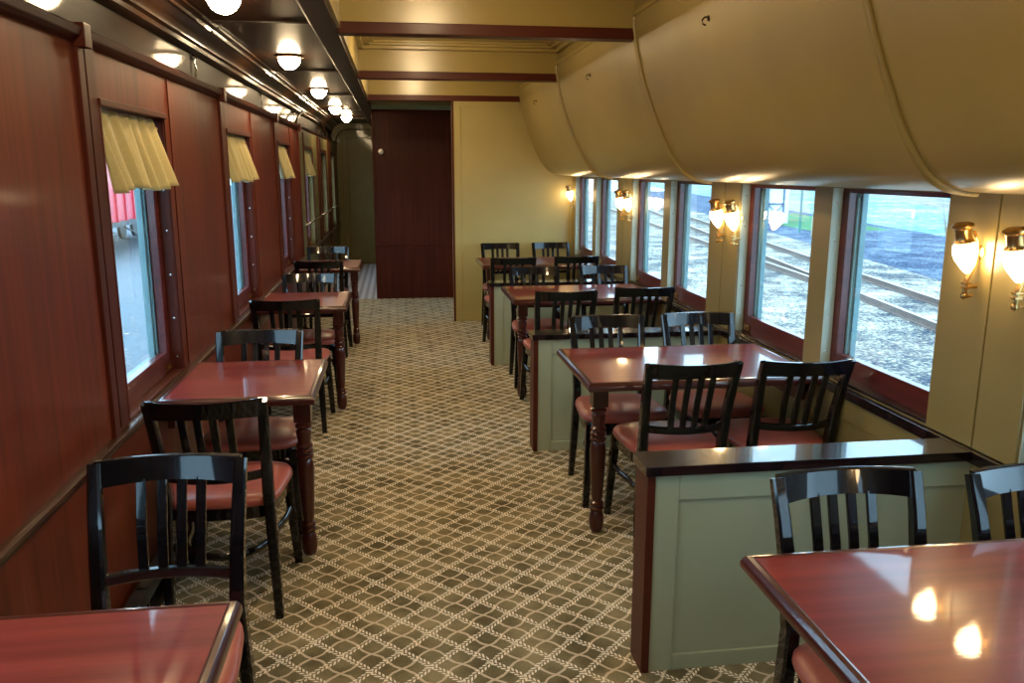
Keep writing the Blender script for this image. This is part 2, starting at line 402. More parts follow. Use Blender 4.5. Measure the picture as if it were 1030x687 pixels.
# posts, seams and window casings on the left wall
for i, y in enumerate((.74, 2.93, 5.13, 7.33, 9.07)):
    bm = bmesh.new()
    add_box(bm, XL-.01, XL+.014, y, y+.052, .745, 2.075, bev=.004); add_box(bm, XL-.01, XL+.042, y-.006, y+.058, 2.055, 2.13, bev=.004)
    struct(obj('trim_%d' % (30+i), bm, TRIMWOOD, smooth=True))
bm = bmesh.new()
for a, b in lw:
    add_box(bm, XL-.01, XL+.005, b+.095, b+.107, .76, 2.07, bev=.002)      # seam bead
    add_box(bm, XL-.01, XL+.008, a-.10, a-.015, .76, 2.07, bev=.003)       # stile beside the post
    add_box(bm, XL-.01, XL+.010, a-.015, a, .76, 1.905, bev=.003)
    add_box(bm, XL-.01, XL+.006, b, b+.012, .76, 1.905, bev=.003)
    add_box(bm, XL-.01, XL+.016, a-.015, b+.015, 1.888, 1.912, bev=.004)   # head casing
struct(obj('trim_40', bm, TRIMWOOD, smooth=True))
bm = bmesh.new()
for a, b in lw2: add_box(bm, XL-.01, XL+.012, a-.05, a-.01, .76, 2.07, bev=.003); add_box(bm, XL-.01, XL+.012, b+.01, b+.05, .76, 1.93, bev=.003); add_box(bm, XL-.01, XL+.012, a-.05, b+.05, 1.89, 1.93, bev=.003)
for y in (11.25, 12.95): add_box(bm, XL-.01, XL+.02, y, y+.06, 0, 2.08, bev=.003)
struct(obj('trim_41', bm, TRIMWOOD, smooth=True))
# arched moulding on the corridor frieze
bm = bmesh.new()
pts = [(XL-.05+.02, 11.2-1.95*math.cos(PI*k/24), 2.09+.27*math.sin(PI*k/24)) for k in range(25)]
add_sweep(bm, pts, .03, .03, rnd=8); struct(obj('trim_42', bm, CEILWOOD, smooth=True))
bm = bmesh.new(); extrude_prof(bm, [(XL-.09, 2.12), (XL-.02, 2.08), (XL+.01, 2.10), (XL+.02, 2.12)], YP, YE, closed=True); struct(obj('trim_43', bm, TRIMWOODY))
# chair rails and baseboards
bm = bmesh.new(); extrude_prof(bm, [(XL-.01, .70), (XL+.012, .705), (XL+.016, .722), (XL+.028, .73), (XL+.028, .742), (XL+.012, .748), (XL-.14, .748), (XL-.14, .74), (XL-.01, .735)], YB, YE, closed=True)
struct(obj('trim_44', bm, wood('dark chair rail', (.016, .006, .003), (.05, .018, .008), 'y', rough=.3, coat=.4, spec=.3), smooth=True, angle=30))
bm = bmesh.new(); add_box(bm, XR-.03, XR+.06, YB, YP, .70, .742, bev=.006)
struct(obj('trim_45', bm, CAPBLACK, smooth=True))
struct(box('baseboard_left', (XL-.01, XL+.02, YB, YE, 0, .11), CAPBLACK, bev=.004))
struct(box('baseboard_right', (XR-.015, XR+.01, YB, YP, 0, .10), OLIVE_SHADED, bev=.004))
# raised stiles on the right wall below and between the windows
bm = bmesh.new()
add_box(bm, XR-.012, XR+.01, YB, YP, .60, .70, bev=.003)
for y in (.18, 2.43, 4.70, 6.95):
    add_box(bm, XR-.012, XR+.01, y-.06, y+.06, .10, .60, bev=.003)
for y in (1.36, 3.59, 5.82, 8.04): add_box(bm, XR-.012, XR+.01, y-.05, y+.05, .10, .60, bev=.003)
struct(obj('trim_46', bm, OLIVE_SHADED, smooth=True))
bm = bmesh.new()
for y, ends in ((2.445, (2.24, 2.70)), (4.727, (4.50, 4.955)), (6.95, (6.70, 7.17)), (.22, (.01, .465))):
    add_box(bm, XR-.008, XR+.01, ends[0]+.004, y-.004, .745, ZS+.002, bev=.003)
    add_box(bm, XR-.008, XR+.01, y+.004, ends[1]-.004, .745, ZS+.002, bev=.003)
struct(obj('trim_47', bm, OLIVE_SHADED, smooth=True))

# pale metal jamb strips with screws (the side faces of the piers that look at the windows)
bm = bmesh.new(); bs = bmesh.new()
for a, b in RWIN[:-1]:
    for y, s in ((b, -1),):
        add_box(bm, XR+.001, XR+.048, y-.006, y+.001, .748, ZS-.006)
        for z in (.85, 1.02, 1.19, 1.36, 1.53):
            add_lathe(bs, [(.0045, -.002), (.004, .001), (.0, .002)], seg=8, tilt=Matrix.Translation((XR+.022, y-.007, z)) @ Matrix.Rotation(PI/2, 4, 'X'))
struct(obj('trim_48', bm, PALE)); struct(obj('trim_49', bs, CHROME))
bm = bmesh.new(); bs = bmesh.new()
for a, b in lw:
    add_box(bm, XL-.055, XL-.001, b-.006, b+.001, .75, 1.885)
    for z in (.82, 1.0, 1.2, 1.4, 1.58, 1.78):
        add_lathe(bs, [(.006, -.002), (.005, .002), (.0, .003)], seg=8, tilt=Matrix.Translation((XL-.02, b-.008, z)) @ Matrix.Rotation(PI/2, 4, 'X'))
struct(obj('trim_50', bm, TRIMWOOD)); struct(obj('trim_51', bs, CHROME))

# swelling soffit over the right-hand windows
BP = [(1.345, 2.60), (1.33, 2.585), (1.328, 2.51), (1.332, 2.44), (1.345, 2.36), (1.368, 2.26), (1.40, 2.15), (1.445, 2.03), (1.49, 1.925), (1.54, 1.82), (1.59, 1.735), (1.64, 1.672), (1.69, 1.635), (1.745, 1.614), (1.82, 1.604), (XR+.03, ZS-.001)]
def smooth_prof(p, k=4):
    out = []
    for i in range(len(p)-1):
        p0, p1, p2, p3 = p[max(i-1, 0)], p[i], p[i+1], p[min(i+2, len(p)-1)]
        for j in range(k):
            t = j/k
            out.append(tuple(.5*((2*p1[a])+(-p0[a]+p2[a])*t+(2*p0[a]-5*p1[a]+4*p2[a]-p3[a])*t*t+(-p0[a]+3*p1[a]-3*p2[a]+p3[a])*t**3) for a in (0, 1)))
    return out+[p[-1]]
SP = smooth_prof(BP[2:])
bm = bmesh.new()
full = BP[:2]+SP+[(XR+.03, 2.66), (1.345, 2.66)]
extrude_prof(bm, full, YB, YP, closed=True)
struct(obj('ceiling_soffit', bm, OLIVE, smooth=True, angle=35))
for i, y in enumerate((.19, 2.43, 4.69, 6.95)):
    bm = bmesh.new()
    for off in (-.011, .011):
        add_sweep(bm, [(x-.004, y+off, z-.003) for x, z in SP[1:-4]], .021, .021, rnd=8, upv=(0, 1, 0))
    struct(obj('trim_%d' % (52+i), bm, OLIVE, smooth=True, angle=80))
bm = bmesh.new(); extrude_prof(bm, [(1.332, 2.50), (1.318, 2.504), (1.314, 2.515), (1.326, 2.522), (1.318, 2.53), (1.332, 2.535)], YB, YP, closed=True)
struct(obj('trim_57', bm, OLIVEC, smooth=True))

# ------------------------------------------------------------------ windows
def sash(name, side, a, b, z0, z1, latch=True, mset=SASHRED):
    """side +1 right wall, -1 left wall; opening a..b"""
    base = XR if side > 0 else XL
    X = lambda d: base+side*d
    root = sempty(name, (X(.06), (a+b)/2, z0))
    ox, oy, oz = root.location
    def part(nm, dims_list, m, bev=.004):
        bm = bmesh.new()
        for (d0, d1, y0, y1, zz0, zz1) in dims_list:
            xa, xb = sorted((X(d0), X(d1)))
            add_box(bm, xa-ox, xb-ox, y0-oy, y1-oy, zz0-oz, zz1-oz, bev=bev)
        return obj(nm, bm, m, root, smooth=True)
    st = .055
    part('window_frame', [(.05, .085, a, a+st, z0, z1), (.05, .085, b-st, b, z0, z1), (.05, .085, a+st, b-st, z0, z0+.105), (.05, .085, a+st, b-st, z1-.02, z1)], mset)
    part('window_sill', [(.0, .05, a, b, z0, z0+.012)], CAPBLACK if side > 0 else TRIMWOODY)
    part('storm_frame', [(.098, .125, a, a+st+.02, z0, z1), (.098, .125, b-st-.03, b, z0, z1), (.098, .125, a, b, z0, z0+.09), (.098, .125, a, b, z1-.012, z1), (.088, .098, b-st-.012, b-st-.002, z0+.1, z1-.04)], STORM)
    bm = bmesh.new(); xa, xb = sorted((X(.066), X(.069))); add_box(bm, xa-ox, xb-ox, a+st-.005-oy, b-st+.005-oy, z0+.10-oz, z1-.015-oz)
    obj('pane', bm, GLASS, root)
    if latch:
        bm = bmesh.new(); xa, xb = sorted((X(.042), X(.05)))
        add_box(bm, xa-ox, xb-ox, b-st-.045-oy, b-.035-oy, z0+.02-oz, z0+.055-oz, bev=.003)
        xa, xb = sorted((X(.034), X(.044)))
        add_box(bm, xa-ox, xb-ox, b-st-.03-oy, b-.05-oy, z0+.03-oz, z0+.044-oz, bev=.003)
        obj('window_latch', bm, BRASS, root, smooth=True)
    return root
n = 1
for a, b in RWIN: sash('window_%d' % n, 1, a, b, .747, ZS-.006); n += 1
for a, b in LWIN: sash('window_%d' % n, -1, a, b, .747, 1.889); n += 1

# ------------------------------------------------------------------ door at the end of the dining part
d = sempty('door_1', (.21, YD, 0))
bm = bmesh.new(); add_box(bm, -.50, .52, -.01, .02, 0, 2.405); obj('door_leaf', bm, DOORWOOD, d)
bm = bmesh.new()
for q in ((-.50, -.485, -.022, -.008, 0, 2.405), (-.50, .52, -.024, -.008, .695, .715), (-.485, -.455, -.016, -.008, .72, 2.36), (.44, .52, -.016, -.008, .0, 2.36), (-.485, .52, -.016, -.008, 2.36, 2.405)):
    add_box(bm, *q, bev=.003)
obj('door_moulding', bm, TRIMWOOD, d, smooth=True)
bm = bmesh.new(); add_lathe(bm, [(.034, 0), (.034, .008), (.022, .012), (.022, .03), (.032, .04), (.034, .055), (.026, .068), (0, .072)], seg=20, tilt=Matrix.Translation((-.39, -.012, 1.885)) @ Matrix.Rotation(PI/2, 4, 'X'))
obj('door_knob', bm, WHITE, d, smooth=True)
bm = bmesh.new(); add_lathe(bm, [(.05, 0), (.05, .006), (.044, .01), (0, .01)], seg=20, tilt=Matrix.Translation((-.39, -.008, 1.885)) @ Matrix.Rotation(PI/2, 4, 'X'))
obj('knob_plate', bm, TRIMWOOD, d, smooth=True)
# olive door in the end wall of the corridor
d = sempty('door_2', (-.55, YE, 0))
bm = bmesh.new(); add_box(bm, -.26, .35, -.03, .0, .02, 2.18, bev=.004); obj('door_leaf', bm, GREENFAR, d)
bm = bmesh.new()
for q in ((-.36, -.28, -.045, 0, 0, 2.28), (-.28, .35, -.045, 0, 2.2, 2.28)): add_box(bm, *q, bev=.006)
obj('door_frame', bm, GREENFAR, d, smooth=True)
# rounded header where the corridor ends
bm = bmesh.new()
prof = [(XL, 2.0)]+[(XL+.22-.22*math.cos(PI/2*k/10), 2.12+.22*math.sin(PI/2*k/10)) for k in range(11)]+[(-.3, 2.34), (-.3, 2.44), (XL-.05, 2.44), (XL-.05, 2.0)]
extrude_prof(bm, prof, YE-.25, YE, closed=True); struct(obj('trim_60', bm, GREENFAR, smooth=True))

# ------------------------------------------------------------------ low dividers
def divider(y, label, first=None):
    if first: return dup(first, (.777, y, 0), 0, label)
    r = thing('low_divider', label, 'divider', (.777, y, 0), 0, 'low dividers between the tables')
    X1 = XR-.777-.013
    bm = bmesh.new(); add_box(bm, .028, X1, .016, .114, 0, .69)
    for s, y0 in ((-1, .006), (1, .108)):
        for q in ((.028, .11, y0, y0+.016, 0, .69), (.11, X1, y0, y0+.016, .60, .69), (.11, X1, y0, y0+.016, 0, .055)):
            add_box(bm, *q, bev=.003)
    obj('divider_panel', bm, SAGE, r, smooth=True, angle=30)
    bm = bmesh.new(); add_box(bm, 0, .028, 0, .13, 0, .692, bev=.003); obj('end_board', bm, BEAMRED, r, smooth=True)
    bm = bmesh.new(); add_box(bm, -.010, X1-.02, -.012, .142, .69, .722, bev=.003); obj('divider_cap', bm, CAPBLACK, r, smooth=True)
    return r
dv = divider(2.425, 'sage green low divider nearest the camera, behind the two front right chairs')
dv.scale = (1, 1, 1.028)
d2_ = divider(4.69, 'sage green low divider in the middle of the three along the window side', dv)
d3_ = divider(6.95, 'sage green low divider farthest away, in front of the last window table', dv)

d2_.scale = (1, 1, 1); d3_.scale = (1, 1, 1)
# ------------------------------------------------------------------ tables
def turned_leg():
    bm = bmesh.new()
    add_box(bm, -.036, .036, -.036, .036, .615, .722, bev=.004)
    prof = [(.0, .0), (.022, .0), (.030, .012), (.035, .035), (.036, .06), (.033, .085), (.024, .105), (.033, .112), (.034, .122), (.024, .13), (.032, .137), (.032, .147), (.022, .156), (.027, .18),
            (.031, .26), (.035, .34), (.037, .40), (.034, .43), (.027, .445), (.037, .452), (.037, .462), (.028, .47), (.037, .477), (.037, .487), (.028, .495), (.036, .502), (.036, .51), (.027, .52),
            (.031, .55), (.034, .572), (.026, .582), (.036, .59), (.036, .60), (.028, .607), (.030, .62)]
    add_lathe(bm, prof, seg=24)
    return bm
def table(wx, wy, label, loc, group, legx, legy, name='dining_table'):
    r = thing(name, label, 'table', loc, 0, group)
    # top: slab inset in a moulded edge
    bm = bmesh.new(); add_box(bm, -wx/2+.022, wx/2-.022, -wy/2+.022, wy/2-.022, .728, .7605); obj('table_top', bm, TABLEWOOD, r)
    bm = bmesh.new()
    ep = [(-.03, .727), (-.006, .722), (0, .730), (0, .742), (-.004, .752), (-.010, .760), (-.020, .7625), (-.026, .7605), (-.03, .7600)]
    rings = []
    for sx, sy2 in ((-1, -1), (1, -1), (1, 1), (-1, 1)):
        rings.append([bm.verts.new((sx*(wx/2+e), sy2*(wy/2+e), z)) for e, z in ep])
    for i in range(4):
        a, b = rings[i], rings[(i+1) % 4]; k = len(ep)
        for j in range(k): bm.faces.new((a[j], a[(j+1) % k], b[(j+1) % k], b[j]))
    obj('table_edge', bm, EDGEWOOD, r, smooth=True, angle=30)
    bm = bmesh.new()
    add_box(bm, -wx/2+.05, wx/2-.05, -wy/2+.07, wy/2-.07, .705, .728, bev=.003); obj('under_frame', bm, LEGWOOD, r)
    o = obj('leg', turned_leg(), LEGWOOD, r, smooth=True, angle=35); o.location = (legx, legy, 0)
    bm = bmesh.new(); sx = 1 if legx < 0 else -1
    xa, xb = sorted((sx*(wx/2-.03), sx*(wx/2-.0)))
    add_box(bm, xa, xb, -.2, .2, .60, .727, bev=.003); add_box(bm, *sorted((sx*(wx/2-.25), sx*(wx/2-.02))), -.02, .02, .67, .715, bev=.003)
    obj('wall_bracket', bm, LEGWOOD, r, smooth=True)
    return r
RX0, RX1 = .805, 1.896
rw = RX1-RX0; rx = (RX0+RX1)/2
RT = [(1.03, 1.76, 'glossy mahogany table at the bottom right with two lamp reflections on its top'),
      (3.39, 4.125, 'glossy mahogany window table with its turned leg in full view, just past the nearest divider'),
      (5.75, 6.485, 'mahogany window table between the middle divider and the farthest divider'),
      (7.91, 8.63, 'mahogany window table farthest away, beside the olive partition')]
first = None
for a, b, lab in RT:
    loc = (rx, (a+b)/2, 0)
    if first is None: first = table(rw, .735, lab, loc, 'tables along the window side', -rw/2+.088, -.735/2+.16)
    else: dup(first, loc, 0, lab)
LX0, LX1 = -.982, -.357
lwid = LX1-LX0; lx = (LX0+LX1)/2
LT = [(1.01, 1.705, 'small mahogany table cut off at the bottom left corner'),
      (3.36, 4.04, 'small glossy mahogany table beside the nearest curtained window on the left'),
      (5.63, 6.335, 'small mahogany table by the left wall, second from the far end'),
      (7.88, 8.60, 'small mahogany table at the far end of the left wall')]
first = None
for a, b, lab in LT:
    loc = (lx, (a+b)/2, 0)
    if first is None: first = table(lwid, .70, lab, loc, 'small tables along the left wall', lwid/2-.066, -.70/2+.14)
    else: dup(first, loc, 0, lab)

# ------------------------------------------------------------------ chairs (model faces +y, origin on the floor under the seat)
def make_chair(label, loc, rz, group):
    r = thing('dining_chair', label, 'chair', loc, rz, group)
    def post(s):
        bm = bmesh.new()
        pts = [(s*.200, -.245, 0), (s*.192, -.222, .20), (s*.184, -.208, .42), (s*.180, -.210, .50), (s*.184, -.236, .64), (s*.190, -.276, .78), (s*.195, -.312, .880)]
        add_sweep(bm, pts, [.030, .036, .040, .040, .038, .036, .034], [.038, .044, .050, .048, .042, .036, .030], upv=(0, 1, 0))
        return bm
    for s in (-1, 1): obj('rear_post', post(s), BLACK, r, smooth=True, angle=30)
    for s in (-1, 1):
        bm = bmesh.new(); add_sweep(bm, [(s*.220, .212, 0), (s*.208, .195, .22), (s*.196, .172, .42)], [.032, .038, .044], [.032, .038, .044], upv=(0, 1, 0))
        obj('front_leg', bm, BLACK, r, smooth=True, angle=30)
    # crest rail, curved backwards
    bm = bmesh.new(); K = 12
    cols = []
    for k in range(K+1):
        u = -1+2*k/K; x = u*.196; dy = -.042*(1-u*u)
        top = .884+.004*u*u; bot = .815+.006*(1-u*u)
        f = lambda z: -.312+(z-.88)*-.36
        ring = [(x, f(top)+dy+.011, top-.003), (x, f(top)+dy+.004, top), (x, f(top)+dy-.006, top), (x, f(top)+dy-.011, top-.003), (x, f(bot)+dy-.011, bot), (x, f(bot)+dy+.011, bot)]
        ring = [(a, (-.312-.31*(z-.88))*0+(-.312+(.88-z)*.34)+dy+(yy-(f(top) if i < 4 else f(bot))-dy), z) for i, (a, yy, z) in enumerate(ring)]
        cols.append([bm.verts.new(p) for p in ring])
    for a, b in zip(cols, cols[1:]):
        for j in range(6): bm.faces.new((a[j], a[(j+1) % 6], b[(j+1) % 6], b[j]))
    bm.faces.new(cols[0]); bm.faces.new(list(reversed(cols[-1])))
    obj('crest_rail', bm, BLACK, r, smooth=True, angle=35)
    # lower back rail
    bm = bmesh.new(); pts = []
    for k in range(11):
        u = -1+2*k/10; pts.append((u*.178, -.222-.042*(1-u*u), .575-.004*(1-u*u)))
    add_sweep(bm, pts, .024, .030); obj('lower_back_rail', bm, BLACK, r, smooth=True, angle=35)
    for x in (-.081, -.027, .027, .081):
        u = x/.19; dy = -.042*(1-u*u)
        bm = bmesh.new(); add_sweep(bm, [(x*.93, -.224+dy, .57), (x*.98, -.252+dy, .70), (x, -.290+dy, .825)], [.027]*3, [.012]*3, upv=(0, 1, 0))
        obj('back_slat', bm, BLACK, r, smooth=True, angle=30)
    # seat outline
    def outline(g, n=48):
        pts = []
        for k in range(n):
            t = 2*PI*k/n; c, s = math.cos(t), math.sin(t); e = .55 if s > 0 else .42
            x = math.copysign(abs(c)**e, c); y = math.copysign(abs(s)**e, s)
            w_ = .240-.040*(1-y)/2
            pts.append((x*(w_+g), y*(.212+g)))
        return pts
    bm = bmesh.new(); prev = None
    for g, z in ((-.018, .385), (-.012, .385), (-.012, .432), (-.03, .432)):
        ring = [bm.verts.new((x, y, z)) for x, y in outline(g)]
        if prev:
            for k in range(48): bm.faces.new((prev[k], prev[(k+1) % 48], ring[(k+1) % 48], ring[k]))
        else: bm.faces.new(list(reversed(ring)))
        prev = ring
    bm.faces.new(prev); obj('seat_frame', bm, BLACK, r, smooth=True, angle=35)
    bm = bmesh.new(); prev = None
    for g, z in ((-.02, .431), (-.004, .434), (.003, .446), (.002, .458), (-.006, .470), (-.03, .479), (-.07, .485), (-.12, .488), (-.17, .489)):
        ring = [bm.verts.new((x, y, z)) for x, y in outline(g)]
        if prev:
            for k in range(48): bm.faces.new((prev[k], prev[(k+1) % 48], ring[(k+1) % 48], ring[k]))
        else: bm.faces.new(list(reversed(ring)))
        prev = ring
    bm.faces.new(prev); obj('seat_cushion', bm, VINYL, r, smooth=True, angle=60)
    # bentwood hoop stretcher
    bm = bmesh.new(); pts = [(-.202, .176, .27)]
    for k in range(17):
        t = PI*k/16; pts.append((-.170*math.cos(t), .03-.245*math.sin(t)**.8, .245))
    pts.append((.202, .176, .27)); pts.insert(1, (-.190, .11, .25)); pts.insert(-1, (.190, .11, .25))
    add_sweep(bm, pts, .022, .030, rnd=10); obj('hoop_stretcher', bm, BLACK, r, smooth=True)
    return r
NEAR, FAR = 0.0, PI
chairs = [   # x of back centre, y of back top (measured), direction, label, group
 (1.168, 1.94, FAR, 'black chair at the bottom right, fully framed against the nearest sage divider', 'R'),
 (1.700, 1.90, FAR, 'black chair cut off by the right edge of the photo, at the front window table', 'R'),
 (1.215, 3.215, NEAR, 'black chair seen from behind, left of the pair above the nearest divider', 'R'),
 (1.712, 3.20, NEAR, 'black chair seen from behind under the big window, right of the nearest pair', 'R'),
 (1.125, 4.355, FAR, 'black chair facing the camera on the far side of the turned leg table, aisle place', 'R'),
 (1.653, 4.375, FAR, 'black chair facing the camera on the far side of the turned leg table, window place', 'R'),
 (1.10, 5.315, NEAR, 'black chair seen from behind just past the middle divider, aisle place', 'R'),
 (1.670, 5.42, NEAR, 'black chair seen from behind just past the middle divider, window place', 'R'),
 (1.105, 6.69, FAR, 'black chair facing the camera in front of the farthest divider, aisle place', 'R'),
 (1.690, 6.70, FAR, 'black chair facing the camera in front of the farthest divider, window place', 'R'),
 (1.040, 7.43, NEAR, 'black chair seen from behind at the farthest window table, aisle place', 'R'),
 (1.640, 7.48, NEAR, 'black chair seen from behind at the farthest window table, window place', 'R'),
 (1.100, 8.93, FAR, 'black chair against the olive partition, aisle place', 'R'),
 (1.660, 8.94, FAR, 'black chair against the olive partition, window place', 'R'),
 (-.648, 2.29, FAR, 'black chair facing the camera at the lower left, its back towards the aisle table behind', 'L'),
 (-.683, 2.89, NEAR, 'black chair seen from behind with russet seat and right legs showing, left aisle', 'L'),
 (-.693, 4.165, FAR, 'black chair facing the camera on the far side of the nearest whole left table', 'L'),
 (-.700, 5.16, NEAR, 'black chair seen from behind at the second farthest left table', 'L'),
 (-.670, 6.45, FAR, 'black chair facing the camera on the far side of the second farthest left table', 'L'),
 (-.690, 7.36, NEAR, 'black chair seen from behind at the farthest left table', 'L'),
 (-.720, 8.73, FAR, 'black chair facing the camera on the far side of the farthest left table', 'L')]
grp = {'R': 'dining chairs along the window side', 'L': 'dining chairs along the left wall'}
firstc = None
for x, y, rz, lab, g in chairs:
    oy = y+.315 if rz == NEAR else y-.315
    if firstc is None: firstc = make_chair(lab, (x, oy, 0), rz, grp[g])
    else: dup(firstc, (x, oy, 0), rz, lab, grp[g])

# ------------------------------------------------------------------ ceiling dome lamps
def dome(label, loc):
    r = thing('ceiling_dome_lamp', label, 'ceiling lamp', loc, 0, 'dome lamps along the aisle ceiling')
    bm = bmesh.new(); add_lathe(bm, [(.074, 0), (.090, 0), (.094, -.006), (.094, -.013), (.086, -.018), (.076, -.016), (.074, -.006)], seg=32, cap=False); obj('ring', bm, BRASS, r, smooth=True)
    bm = bmesh.new(); pr = [(.076*math.cos(PI/2*k/12), -.010-.085*math.sin(PI/2*k/12)) for k in range(12)]+[(0.0, -.095)]
    add_lathe(bm, [(.076, -.001)]+pr, seg=28, cap=False); obj('dome_glass', bm, DOMEGLOW, r, smooth=True, angle=80)
    return r
dl = [(-.72, -.4, 'ceiling dome lamp behind the camera'), (-.72, 1.85, 'ceiling dome lamp above and behind the camera'),
      (-.725, 3.96, 'lit dome lamp on the aisle ceiling, nearest and cut by the top edge'),
      (-.70, 6.05, 'lit dome lamp on the aisle ceiling, largest one seen whole'),
      (-.715, 8.45, 'lit dome lamp on the aisle ceiling, next beyond the largest whole one'),
      (-.725, 10.8, 'lit dome lamp at the mouth of the green corridor'),
      (-.69, 12.6, 'lit dome lamp deepest in the green corridor')]
d0 = None
ZCC = 2.655
dl = [d+(ZC,) for d in dl]+[(.22, 1.3, 'dome lamp in the ceiling coffer above the camera', ZCC), (.22, 3.56, 'dome lamp hidden in the coffer above the nearest divider', ZCC), (.22, 5.82, 'dome lamp hidden in the coffer between the two nearest beams', ZCC), (.22, 8.03, 'dome lamp hidden in the coffer before the olive partition', ZCC)]
for x, y, lab, zc in dl:
    if d0 is None: d0 = dome(lab, (x, y, zc))
    else:
        dd = dup(d0, (x, y, zc), 0, lab)
        if zc > 2.5: dd.scale = (1.35, 1.35, 1.1); dd['group'] = 'unseen dome lamps inferred in the coffers, enlarged for light'  # coffer lamps are inferred, out of view, and enlarged to throw more light

# ------------------------------------------------------------------ wall sconces (right wall)
def sconce(label, loc):
    r = thing('wall_sconce', label, 'wall lamp', loc, 0, 'glass globe sconces between the windows')
    # origin on the wall; lamp hangs into the room (-x)
    ax = -.058
    T0 = Matrix.Translation((ax, 0, .02)) @ Matrix.Rotation(math.radians(-12), 4, 'Y')
    bm = bmesh.new(); add_lathe(bm, [(0, -.078), (.007, -.074), (.014, -.064), (.024, -.046), (.033, -.028), (.038, -.008), (.038, .008), (.034, .020), (.028, .028)], seg=28, tilt=T0, cap=True)
    obj('globe', bm, SCONCEGLOW, r, smooth=True, angle=80)
    bm = bmesh.new(); add_lathe(bm, [(.029, .024), (.033, .030), (.029, .036), (.025, .044), (.025, .072), (.028, .077), (.034, .081), (.034, .087), (.028, .090), (.024, .094), (0, .096)], seg=24, tilt=T0, cap=True)
    obj('brass_cap', bm, BRASS, r, smooth=True, angle=35)
    bm = bmesh.new()
    pts = [(ax+.026, 0, .085), (ax+.045, 0, .05), (ax+.048, 0, .01), (ax+.042, 0, -.03), (ax+.024, 0, -.062), (ax+.016, 0, -.085), (ax+.016, 0, -.125)]
    add_sweep(bm, pts, [.010, .010, .012, .015, .018, .018, .014], [.008]*7, upv=(1, 0, 0))
    pts = [(ax+.016, 0, -.122), (ax+.030, 0, -.134), (ax+.046, 0, -.130)]
    add_sweep(bm, pts, .011, .011, rnd=8)
    add_sweep(bm, [(ax+.048, 0, .015), (.0, 0, .015)], .012, .012, rnd=8)
    add_sweep(bm, [(ax+.022, 0, -.10), (.0, 0, -.10)], .012, .012, rnd=8)
    add_lathe(bm, [(.022, -.004), (.022, .0), (.012, .004), (0, .005)], seg=16, tilt=Matrix.Translation((-.004, 0, .015)) @ Matrix.Rotation(-PI/2, 4, 'Y'))
    add_lathe(bm, [(0, -.012), (.009, -.007), (.011, 0), (.009, .007), (0, .012)], seg=12, tilt=Matrix.Translation((ax+.014, 0, -.132)))
    for z in (-.088, -.104): add_box(bm, ax+.004, ax+.030, -.011, .011, z-.003, z+.003, bev=.001)
    obj('bracket', bm, BRASS, r, smooth=True, angle=35)
    return r
ZL = 1.392
sl = [(2.51, 'glass globe sconce nearest the big window, left of the near pair'), (2.275, 'glass globe sconce cut by the right edge of the photo'),
      (4.70, 'glass globe sconce, left of the middle pair between windows'), (4.47, 'glass globe sconce, right of the middle pair between windows'),
      (6.87, 'glass globe sconce, left of the far pair between windows'), (6.64, 'glass globe sconce, right of the far pair between windows'),
      (8.93, 'lone glass globe sconce beside the olive partition'),
      (.33, 'glass globe sconce behind the camera'), (.11, 'glass globe sconce behind the camera')]
s0 = None
for y, lab in sl:
    if s0 is None: s0 = sconce(lab, (XR-.008, y, ZL))
    else: dup(s0, (XR-.008, y, ZL), 0, lab)

# ------------------------------------------------------------------ curtains
def curtain(a, b, label, seed):
    rr = random.Random(seed)
    y0, y1 = a+.012, b-.055; ztop, zbot = 1.882, 1.595
    bm = bmesh.new(); NU, NV = 110, 16
    ph = [rr.uniform(0, 6) for _ in range(4)]
    grid = []
    for j in range(NV+1):
        v = j/NV; row = []
        for i in range(NU+1):
            u = i/NU
            amp = .006+.020*v
            fold = math.sin(u*2*PI*6.5+ph[0]+1.3*math.sin(u*5+ph[1])*v)+.45*math.sin(u*2*PI*11+ph[2])*(1-v*.6)
            x = XL-.028+.062*v**1.1+amp*fold
            y = y0+(y1-y0)*u*(1+.015*v)+.010*v*math.sin(u*2*PI*4+ph[3])
            z = ztop-(ztop-zbot)*v+.008*math.sin(u*9+ph[1])*v
            row.append(bm.verts.new((x, y, z)))
        grid.append(row)
    for j in range(NV):
        for i in range(NU): bm.faces.new((grid[j][i], grid[j][i+1], grid[j+1][i+1], grid[j+1][i]))
    o = obj('curtain', bm, CURTAIN, smooth=True, angle=180)
    md = o.modifiers.new('solid', 'SOLIDIFY'); md.thickness = .003
    o.parent = None
    r = thing('window_valance', label, 'curtain', (XL-.02, (y0+y1)/2, ztop), 0, 'olive valances on the left windows')
    o.parent = r; o.matrix_parent_inverse = Matrix.Translation(-Vector(r.location))
    bm = bmesh.new(); add_sweep(bm, [(-.012, -(y1-y0)/2-.008, .0), (-.012, (y1-y0)/2-.02, .0)], .008, .008, rnd=8)
    add_lathe(bm, [(0, 0), (.008, .003), (.008, .010), (0, .013)], seg=10, tilt=Matrix.Translation((.005, (y1-y0)/2-.012, -.04)) @ Matrix.Rotation(PI/2, 4, 'X'))
    obj('curtain_rod', bm, BRASS, r, smooth=True)
curtain(3.11, 3.93, 'olive gold gathered valance over the nearest window on the left', 1)
curtain(5.30, 6.11, 'olive gold gathered valance over the second window on the left', 2)
curtain(7.52, 8.31, 'olive gold gathered valance over the third window on the left', 3)
curtain(9.62, 10.5, 'pale valance over the first corridor window, beyond the mahogany wall', 4)

